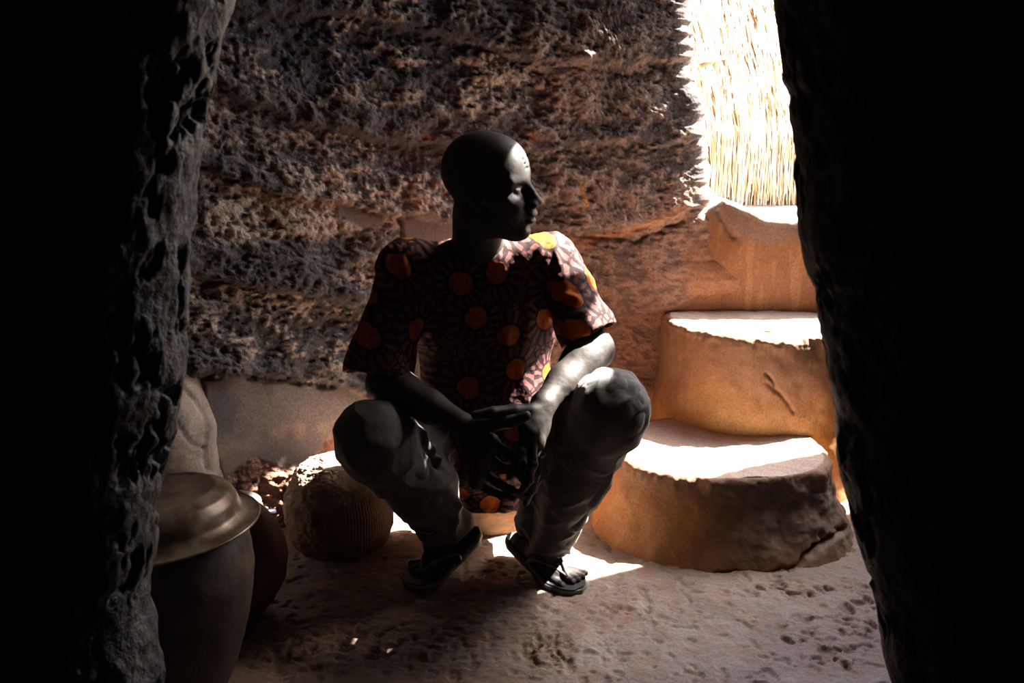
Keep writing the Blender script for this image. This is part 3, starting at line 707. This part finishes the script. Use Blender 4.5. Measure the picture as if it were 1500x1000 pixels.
# joints
HEADO = P(716, 272, 2.17); YAW = math.radians(76)
Fv = Vector((math.sin(YAW), -math.cos(YAW), -.03)).normalized(); Uv = Vector((.05, -.10, 1)); Uv = (Uv - Uv.dot(Fv)*Fv).normalized(); Sv = Uv.cross(Fv)
HR = np.array([Fv, Sv, Uv])
def H(f_, s_, u_): return HEADO + Fv*f_ + Sv*s_ + Uv*u_
shR, shL = P(592, 388, 2.23), P(812, 376, 2.27)
elR, elL = P(566, 562, 2.11), P(868, 510, 2.14)
wrR, wrL = P(671, 617, 1.975), P(796, 592, 1.975)
hipR, hipL = V(-.135, 2.345, .255), V(.025, 2.335, .265)
knR, knL = P(547, 645, 2.01), P(893, 600, 2.00)
anR, anL = P(645, 793, 2.15), P(797, 818, 2.145)
neck = P(700, 368, 2.25)

B = Field((-.42, 1.80, -.01), (.33, 2.52, 1.10), .003)
# trunk (hidden under the shirt) and limbs
B.cone((-.055, 2.32, .26), (-.055, 2.31, .45), .085, .085, .05); B.cone((-.06, 2.32, .45), (-.07, 2.295, .66), .090, .10, .05)
B.cone(shR, shL, .045, .045, .05); B.cone((-.14, 2.29, .66), (-.02, 2.30, .66), .088, .088, .06)
B.cone(neck+V(0, .01, -.04), H(-.028, 0, -.065), .062, .056, .03)
B.cone(shR+V(.06, 0, -.01), neck-V(0,0,.02), .036, .040, .03); B.cone(shL-V(.06, 0, .01), neck-V(0,0,.02), .036, .040, .03)
B.cone(shR, elR, .052, .042, .03); B.cone(shL, elL, .050, .041, .03)
for el, wr in ((elR, wrR), (elL, wrL)):
    m1 = el.lerp(wr, .22); m2 = el.lerp(wr, .62)
    B.chain([el, m1, m2, wr], [.041, .044, .034, .0265], .022)
    B.ell(el, (.040, .040, .040), .02)
B.cone(elL+V(.012, -.01, -.005), elL.lerp(wrL, .4)+V(.006, -.012, -.004), .028, .018, .03)
B.cone(hipR, knR, .08, .055, .04); B.cone(hipL, knL, .08, .055, .04)
B.cone(knR, anR, .052, .034, .02); B.cone(knL, anL, .052, .034, .02)
# head
e = lambda f_, s_, u_, r, k=.012, sub=False: B.ell(H(f_, s_, u_), r, k, HR, sub)
def hc(a, b, ra, rb, k=.008, sub=False): B.cone(H(*a), H(*b), ra, rb, k, sub)
e(-.014, 0, .034, (.096, .0765, .088), .02)
e(.028, 0, .028, (.062, .066, .072), .03)
e(.022, 0, -.045, (.066, .060, .062), .03)
hc((-.02, .05, -.06), (.06, .018, -.098), .022, .018, .03); hc((-.02, -.05, -.06), (.06, -.018, -.098), .022, .018, .03)
e(.060, 0, -.060, (.040, .036, .046), .022)
e(.076, 0, -.100, (.020, .022, .017), .018)
for s in (1, -1):
    hc((.074, s*.012, .024), (.062, s*.050, .020), .0125, .010, .014)       # brow ridge
    hc((.050, s*.050, -.022), (.020, s*.064, -.012), .018, .012, .024)     # cheekbone
    e(.062, s*.036, -.042, (.022, .018, .024), .02)                          # cheek
    e(.090, s*.034, .000, (.022, .018, .012), .012, True)                    # eye socket
    e(.066, s*.032, -.001, (.0150, .0165, .0125), .005)                      # lids and ball
    hc((.0815, s*.020, .0055), (.074, s*.046, .0035), .0032, .0028, .003)    # upper lid fold
    hc((.0790, s*.020, -.0085), (.071, s*.044, -.0075), .0030, .0024, .003)  # lower lid
    hc((.078, s*.024, -.016), (.066, s*.048, -.020), .004, .003, .006)       # bag under the eye
    # ear
    e(-.008, s*.079, -.006, (.019, .0075, .033), .006)
    e(-.004, s*.086, -.004, (.011, .0045, .021), .003, True)
    e(-.004, s*.081, -.033, (.009, .006, .010), .006)
    e(.105, s*.0150, -.0345, (.0125, .0095, .0095), .006)                    # nostril wings
    e(.108, s*.0085, -.0445, (.0055, .0040, .0045), .002, True)
hc((.084, 0, .012), (.106, 0, -.022), .0095, .0115, .010)                    # nose bridge
e(.1115, 0, -.030, (.0125, .0115, .0105), .007)                              # tip
e(.092, 0, -.052, (.016, .026, .012), .010)
e(.1010, 0, -.0575, (.0125, .0235, .0072), .004)                             # upper lip
e(.0975, 0, -.0735, (.0125, .0205, .0078), .004)                             # lower lip
hc((.112, .0, -.0655), (.088, .026, -.066), .0016, .0016, .0025, True); hc((.112, 0, -.0655), (.088, -.026, -.066), .0016, .0016, .0025, True)
hc((.096, .010, -.088), (.096, -.010, -.088), .005, .005, .008, True)        # hollow under the lip
for s in (1, -1): hc((.093, s*.022, -.038), (.078, s*.034, -.066), .0018, .0018, .005, True)   # smile crease
for kx in range(3): hc((.0845, .006+.004*kx, .026+.0*kx), (.090, .004+.004*kx, .040), .0012, .0010, .0025, True)
for q in (.046, .056, .066):
    hc((.088-(q-.046)*.35, .02, q), (.089-(q-.046)*.35, -.02, q), .0012, .0012, .004, True)
# hands: knuckles and joints placed from the photograph
def hand(wr, mcps, fingers, thumb, k=.009):
    for m_ in mcps: B.cone(wr, m_, .0190, .0150, k+.006)
    for a, b in zip(mcps[:-1], mcps[1:]): B.cone(a, b, .0145, .0145, k)
    B.cone(wr.lerp(mcps[0], .35), wr.lerp(mcps[3], .45), .0165, .0165, .012)
    for pts, r in fingers:
        n = len(pts); rs = [r*(1.06, 1.0, .92, .80)[i] if n == 4 else r*(1.06, 1.0, .82)[i] for i in range(n)]
        B.chain(pts, rs, .0035)
        for q in pts[1:-1]: B.ell(q, (r*1.07,)*3, .004)
    B.chain(*thumb, .006)
# his left hand (right in the picture)
mL = [P(768, 624, 1.925), P(778, 634, 1.918), P(786, 646, 1.925), P(791, 660, 1.94)]
hand(wrL, mL, [([mL[0], P(764, 660, 1.893), P(754, 684, 1.897), P(746, 698, 1.908)], .0104),
               ([mL[1], P(780, 680, 1.893), P(774, 702, 1.905), P(765, 718, 1.925)], .0106),
               ([mL[2], P(786, 692, 1.912), P(779, 716, 1.925), P(770, 736, 1.945)], .0102),
               ([mL[3], P(789, 700, 1.945), P(781, 716, 1.955), P(772, 728, 1.97)], .0092)],
     ([P(786, 602, 1.955), P(752, 602, 1.925), P(722, 604, 1.905), P(697, 608, 1.900)], [.018, .0150, .0122, .0104]))
# his right hand (left in the picture)
mR = [P(720, 646, 1.920), P(713, 667, 1.915), P(706, 688, 1.922), P(698, 706, 1.938)]
hand(wrR+V(.012, -.01, -.006), mR, [([mR[0], P(744, 664, 1.905), P(762, 680, 1.922), P(776, 690, 1.94)], .0106),
               ([mR[1], P(738, 686, 1.905), P(759, 690, 1.888), P(771, 709, 1.884)], .0106),
               ([mR[2], P(728, 706, 1.912), P(749, 718, 1.918), P(764, 726, 1.93)], .0104),
               ([mR[3], P(716, 718, 1.940), P(736, 726, 1.945), P(752, 730, 1.955)], .0094)],
     ([P(690, 624, 1.952), P(722, 622, 1.915), P(748, 618, 1.898), P(771, 609, 1.893)], [.018, .0145, .0122, .0106]))
# feet
def foot(an, heel, ball, toes, r=.030):
    B.cone(an, heel, .030, .028, .02); B.cone(an+V(0, 0, .005), ball, .031, .024, .025); B.cone(heel, ball, .024, .022, .02)
    for (p0, p1, rr) in toes: B.cone(p0, p1, rr*1.05, rr, .004); B.ell(p1, (rr*1.08,)*3, .003)
hlL = P(765, 795, 2.20); baL = P(815, 842, 2.10)
foot(anL, hlL, baL, [(P(808, 846, 2.085), P(822, 860, 2.052), .0118), (P(822, 840, 2.10), P(838, 853, 2.062), .0086), (P(828, 838, 2.105), P(846, 849, 2.072), .0080), (P(832, 836, 2.11), P(853, 845, 2.085), .0075), (P(834, 833, 2.12), P(857, 839, 2.10), .0072)])
hlR = P(668, 790, 2.215); baR = P(634, 826, 2.12)
foot(anR, hlR, baR, [(P(646, 838, 2.10), P(636, 851, 2.062), .0125), (P(634, 832, 2.11), P(620, 846, 2.070), .0088), (P(628, 828, 2.12), P(611, 840, 2.080), .0082), (P(623, 825, 2.13), P(604, 833, 2.095), .0078), (P(620, 822, 2.135), P(602, 825, 2.115), .0072)])
v, f = B.mesh(); v = relax(v, f, 1, .4)
nn = vnormals(v, f)
arm = (v[:, 2] < .62) & (v[:, 1] < 2.14)
d = .0012*fbm(v[:, 0]*1.0, v[:, 1], v[:, 2], 45, 3, 301)*arm
# veins on forearm and hand of his left arm
v = v + nn*d[:, None]
del B
body = mesh_np('body', v, f, M_skin, man)
# eyes and nails
for s in (1, -1):
    q = H(.0665, s*.0325, -.0012); bm = bmesh.new(); bmesh.ops.create_uvsphere(bm, u_segments=24, v_segments=16, radius=.0128)
    for w in bm.verts: w.co = w.co + q
    ey = bm_obj('eye', bm, M_eye, man)
    bm = bmesh.new(); bmesh.ops.create_uvsphere(bm, u_segments=16, v_segments=10, radius=.006)
    for w in bm.verts: w.co = w.co + q + (Fv*.0078)
    bm_obj('iris', bm, M_iris, ey)

# --- shirt
def shell(Fd, t): Fd.D = (np.abs(Fd.D + t/2) - t/2).astype(np.float32)
S = Field((-.46, 1.98, .04), (.30, 2.58, .88), .0036)
for ox in (-.045, .045):
    oy = -.035 if ox < 0 else 0
    S.cone((-.06+ox, 2.325+oy, .27), (-.065+ox, 2.318+oy, .45), .110, .108, .05); S.cone((-.065+ox, 2.318+oy, .45), (-.08+ox*.8, 2.290, .64), .108, .110, .05)
S.cone((-.16, 2.30, .62), (.015, 2.31, .61), .105, .105, .06)
S.cone(shR+V(.03, .0, -.02), shL+V(-.03, 0, -.02), .062, .062, .05)
S.cone(neck+V(0, .01, -.035), neck+V(0, .02, -.1), .078, .11, .04)
S.cone(shR+V(.005, 0, -.005), P(600, 440, 2.22), .062, .075, .03)
S.cone(shR+V(.002, 0, -.008), P(558, 532, 2.135), .060, .078, .03); S.cone(P(558, 532, 2.135), P(550, 572, 2.10), .078, .080, .02)
S.cone(shL+V(-.004, 0, -.006), P(857, 478, 2.165), .060, .066, .03); S.cone(P(857, 478, 2.165), P(882, 534, 2.12), .066, .068, .02)
# lower front over the lap, and the tail that hangs between the legs
S.cone((-.13, 2.24, .37), (.02, 2.25, .38), .075, .075, .05); S.cone((-.11, 2.30, .30), (.01, 2.30, .30), .09, .09, .05)
S.cone((-.095, 2.30, .26), (-.085, 2.30, .08), .060, .05, .04); S.cone((-.01, 2.30, .26), (-.02, 2.30, .08), .055, .045, .04)
S.cone(shR+V(.03, .0, 0), neck+V(-.03, 0, -.035), .055, .055, .03); S.cone(shL+V(-.03, .0, 0), neck+V(.03, 0, -.035), .055, .055, .03)
shell(S, .0078)
def cut_half(Fd, c, n, r):                       # remove what lies beyond a plane, within r of c
    n = Vector(n).normalized(); sl, x, y, z = Fd.win(np.array(c)-r, np.array(c)+r, 0)
    pl_ = (x-c[0])*n.x + (y-c[1])*n.y + (z-c[2])*n.z; sp_ = np.sqrt((x-c[0])**2+(y-c[1])**2+(z-c[2])**2) - r
    dd = np.maximum(-pl_, sp_); Fd.D[sl] = np.maximum(Fd.D[sl], -dd.astype(np.float32))
cR = P(557, 530, 2.135); cut_half(S, cR, P(556, 590, 2.085)-cR, .19) if False else None
def cut_sleeve(Fd, c, n, R):
    """cut beyond the plane through c, only inside a tube of radius R round the arm"""
    n = Vector(n).normalized(); sl, x, y, z = Fd.win(np.array(c)-R*1.7, np.array(c)+R*1.7, 0)
    x, y, z = x-c[0], y-c[1], z-c[2]; ax_ = x*n.x+y*n.y+z*n.z
    rad = np.sqrt(np.maximum(x*x+y*y+z*z-ax_*ax_, 0))
    dd = np.maximum(-ax_, np.maximum(rad-R, ax_-.14)); Fd.D[sl] = np.maximum(Fd.D[sl], -dd.astype(np.float32))
nR = Vector((-.10, -.35, -1)); nL = Vector((.42, -.35, -.85))
cut_sleeve(S, P(554, 548, 2.12), nR, .098)
cut_sleeve(S, P(862, 492, 2.155), nL, .088)
# neck opening and front slit
S.ell(neck+V(.0, -.006, .022), (.050, .056, .036), .004, sub=True)
S.cone(neck+V(.012, -.07, -.01), neck+V(.018, -.115, -.075), .012, .003, .004, sub=True)
# bottom hem
zc = .106; k0 = int((zc-S.lo[2])/S.h); zz_ = S.ax[2][None, None, :]; S.D = np.maximum(S.D, (zc - zz_).astype(np.float32) + 0*S.D)
v, f = S.mesh(); v = relax(v, f, 1, .4); nn = vnormals(v, f)
x, y, z = v.T
# folds
def fold(v, a, b, w, amp):
    a, b = np.array(a), np.array(b); e_ = b-a; t = np.clip(((v-a)@e_)/(e_@e_), 0, 1); dd = np.linalg.norm(v-a-t[:, None]*e_, axis=1)
    return amp*np.exp(-(dd/w)**2)*np.sin(PI*np.clip(t*.9+.05, 0, 1))
d = .0055*noise(x*16+2*noise(x*6, y*6, z*6, 3), y*16, z*5.5, 311) + .003*noise(x*34, y*34, z*12, 312) + .0015*fbm(x, y, z, 60, 2, 313)
FD = [((588, 366, 2.17), (600, 420, 2.15), 1), ((612, 352, 2.18), (640, 400, 2.12), 1), ((632, 345, 2.19), (638, 420, 2.1), 1), ((566, 378, 2.18), (590, 430, 2.13), 1),
      ((790, 350, 2.22), (800, 420, 2.15), 1), ((812, 350, 2.22), (830, 430, 2.15), 1), ((835, 380, 2.2), (800, 440, 2.15), -1), ((856, 440, 2.12), (820, 430, 2.16), 1),
      ((862, 455, 2.11), (830, 470, 2.12), 1), ((878, 470, 2.12), (840, 488, 2.10), 1), ((570, 470, 2.08), (608, 500, 2.08), 1), ((560, 490, 2.06), (610, 512, 2.06), 1), ((563, 500, 2.06), (603, 525, 2.06), -1),
      ((740, 450, 2.2), (744, 560, 2.15), 1), ((715, 390, 2.15), (720, 440, 2.15), 1)]
for a, b, sg in FD: d = d + fold(v, P(*a), P(*b), .0085, .009*sg)
v = v + nn*d[:, None]
del S
shirt = mesh_np('shirt', v, f, M_batik, man)
shirt['label'] = 'maroon shirt printed with orange discs and rays'
# necklace-like beads at the collar are the shirt's small buttons
for i, (bx, by, bd) in enumerate(((722, 398, 2.10), (722, 418, 2.10))):
    pass

# --- trousers
T = Field((-.46, 1.84, .02), (.36, 2.62, .62), .0036)
T.cone((-.125, 2.345, .265), (.015, 2.345, .265), .098, .098, .04)
T.cone(hipR, knR+V(0, .02, -.005), .098, .078, .04); T.cone(knR+V(0, .02, -.005), knR, .078, .079, .03)
T.cone(hipL, knL+V(0, .02, -.005), .098, .080, .04); T.cone(knL+V(0, .02, -.005), knL, .080, .083, .03)
cfR = P(618, 715, 2.10); hmR = P(652, 795, 2.155)
T.cone(knR, cfR, .078, .078, .03); T.cone(cfR, hmR, .078, .046, .03)
T.cone(P(600, 700, 2.15), P(665, 770, 2.18), .05, .045, .03)
cfL = P(842, 700, 2.09); hmL = P(803, 812, 2.15)
T.cone(knL, cfL, .082, .074, .03); T.cone(cfL, hmL, .074, .047, .03); T.cone(P(800, 700, 2.15), P(775, 765, 2.18), .05, .04, .03)
shell(T, .0078)
dR = (hmR-cfR).normalized(); dL = (hmL-cfL).normalized()
def cutp(Fd, c, n, R): 
    n = Vector(n).normalized(); sl, x, y, z = Fd.win(np.array(c)-R, np.array(c)+R, 0)
    dd = -((x-c[0])*n.x+(y-c[1])*n.y+(z-c[2])*n.z); Fd.D[sl] = np.maximum(Fd.D[sl], (-dd).astype(np.float32))
cutp(T, P(652, 782, 2.155), Vector((dR.x*.6, dR.y*.2, -1)), .16)
cutp(T, P(803, 801, 2.15), Vector((dL.x*.5, 0, -1)), .16)
v, f = T.mesh(); v = relax(v, f, 1, .4); nn = vnormals(v, f); x, y, z = v.T
d = .006*noise(x*11, y*11, z*8, 321) - .0075*(np.abs(noise(x*14+z*9, y*14, z*20-x*8, 324))**.7-.4) + .003*noise(x*30, y*30, z*22, 322) + .001*fbm(x, y, z, 60, 2, 323)
TF = [((598, 618, 2.03), (606, 668, 2.03), 1, .010), ((612, 622, 2.04), (622, 668, 2.04), 1, .008), ((626, 634, 2.05), (634, 676, 2.05), 1, .008), ((640, 648, 2.06), (640, 690, 2.06), 1, .007),
      ((605, 655, 2.02), (655, 690, 2.06), -1, .008), ((600, 690, 2.03), (650, 730, 2.06), 1, .009), ((618, 700, 2.03), (660, 760, 2.08), 1, .010), ((640, 700, 2.05), (676, 750, 2.1), 1, .010),
      ((600, 730, 2.03), (655, 775, 2.1), -1, .010), ((660, 735, 2.08), (662, 780, 2.1), 1, .009),
      ((830, 620, 2.02), (880, 622, 1.98), 1, .012), ((820, 650, 2.04), (860, 655, 2.0), -1, .012), ((880, 640, 1.97), (800, 790, 2.12), 1, .010), ((905, 660, 2.0), (845, 770, 2.08), -1, .014)]
for a, b, sg, w in TF: d = d + fold(v, P(*a), P(*b), w, .019*sg)
v = v + nn*d[:, None]
del T
tr = mesh_np('trousers', v, f, M_twill, man); tr['label'] = 'grey olive twill trousers with creases at the knees'

# --- flip-flops
def flipflop(heel, toe, up, w=.052, th=.017, post=.80):
    heel, toe = Vector(heel), Vector(toe); n = 46
    L = (toe-heel); fw = Vector((L.x, L.y, 0)).normalized(); side = fw.cross(Vector((0, 0, 1))).normalized()
    def pos(s_):
        p = heel.lerp(toe, s_); p.z = toe.z + (heel.z-toe.z)*max(0, 1-s_/.72)**1.15; return p
    def halfw(s_): 
        base = np.interp(s_, [0, .04, .12, .3, .5, .72, .88, .96, 1], [.0, .42, .66, .72, .74, 1.0, .86, .52, 0]); return w*base
    bm = bmesh.new(); top, bot = [], []
    M_ = 8
    for i in range(n+1):
        s_ = .5-.5*math.cos(PI*i/n); p = pos(s_); q = pos(min(1, s_+.02)) - pos(max(0, s_-.02)); q.normalize(); nu_ = side.cross(q).normalized()
        if nu_.z < 0: nu_ = -nu_
        hw = max(halfw(s_), .0015); rt, rb = [], []
        for j in range(M_+1):
            a = -1+2*j/M_; rt.append(bm.verts.new(p + side*(a*hw) + nu_*(th - .003*(1-abs(a))**.5*1 - .002*(abs(a) > .99)))); rb.append(bm.verts.new(p + side*(a*hw*.96)))
        top.append(rt); bot.append(rb)
    for i in range(n):
        for j in range(M_): bm.faces.new((top[i][j], top[i+1][j], top[i+1][j+1], top[i][j+1])); bm.faces.new((bot[i][j], bot[i][j+1], bot[i+1][j+1], bot[i+1][j]))
        bm.faces.new((top[i][0], bot[i][0], bot[i+1][0], top[i+1][0])); bm.faces.new((top[i][M_], top[i+1][M_], bot[i+1][M_], bot[i][M_]))
    for e_ in (0, n):
        for j in range(M_): bm.faces.new((top[e_][j], top[e_][j+1], bot[e_][j+1], bot[e_][j]))
    so = bm_obj('flip_flop', bm, M_sole, man)
    bm = bmesh.new(); rows = []
    for i in range(n+1):
        s_ = .03+.94*(.5-.5*math.cos(PI*i/n)); p = pos(s_); q = (pos(min(1, s_+.02)) - pos(max(0, s_-.02))).normalized(); nu_ = side.cross(q).normalized()
        if nu_.z < 0: nu_ = -nu_
        hw = max(halfw(s_)*.86, .001); rows.append([bm.verts.new(p + side*(a*hw) + nu_*(th+.0012)) for a in (-1, -.5, 0, .5, 1)])
    for A_, B_ in zip(rows[:-1], rows[1:]):
        for j in range(4): bm.faces.new((A_[j], B_[j], B_[j+1], A_[j+1]))
    bm_obj('insole', bm, M_insole, so)
    pp = pos(post); pp.z += th
    for sg, mid_ in ((1, up[0]), (-1, up[1])):
        a = pos(.42) + side*sg*w*.70; a.z += th*.6
        pts = []
        for i in range(13):
            t_ = i/12; q = (1-t_)**2*a + 2*t_*(1-t_)*Vector(mid_) + t_*t_*(pp + V(0, 0, .012)); pts.append(q)
        bm_obj('strap', tube(pts, [.0065-.0025*i/12 for i in range(13)], 8), M_strap, so)
    return so
flipflop(P(744, 786, 2.235), P(853, 872, 2.035), (P(775, 815, 2.13)+V(-.0, -.01, .025), P(815, 815, 2.13)+V(.01, -.01, .025)))
flipflop(P(704, 776, 2.19), P(594, 862, 2.045), (P(625, 800, 2.14)+V(-.01, -.01, .02), P(672, 805, 2.12)+V(.01, -.02, .03)))
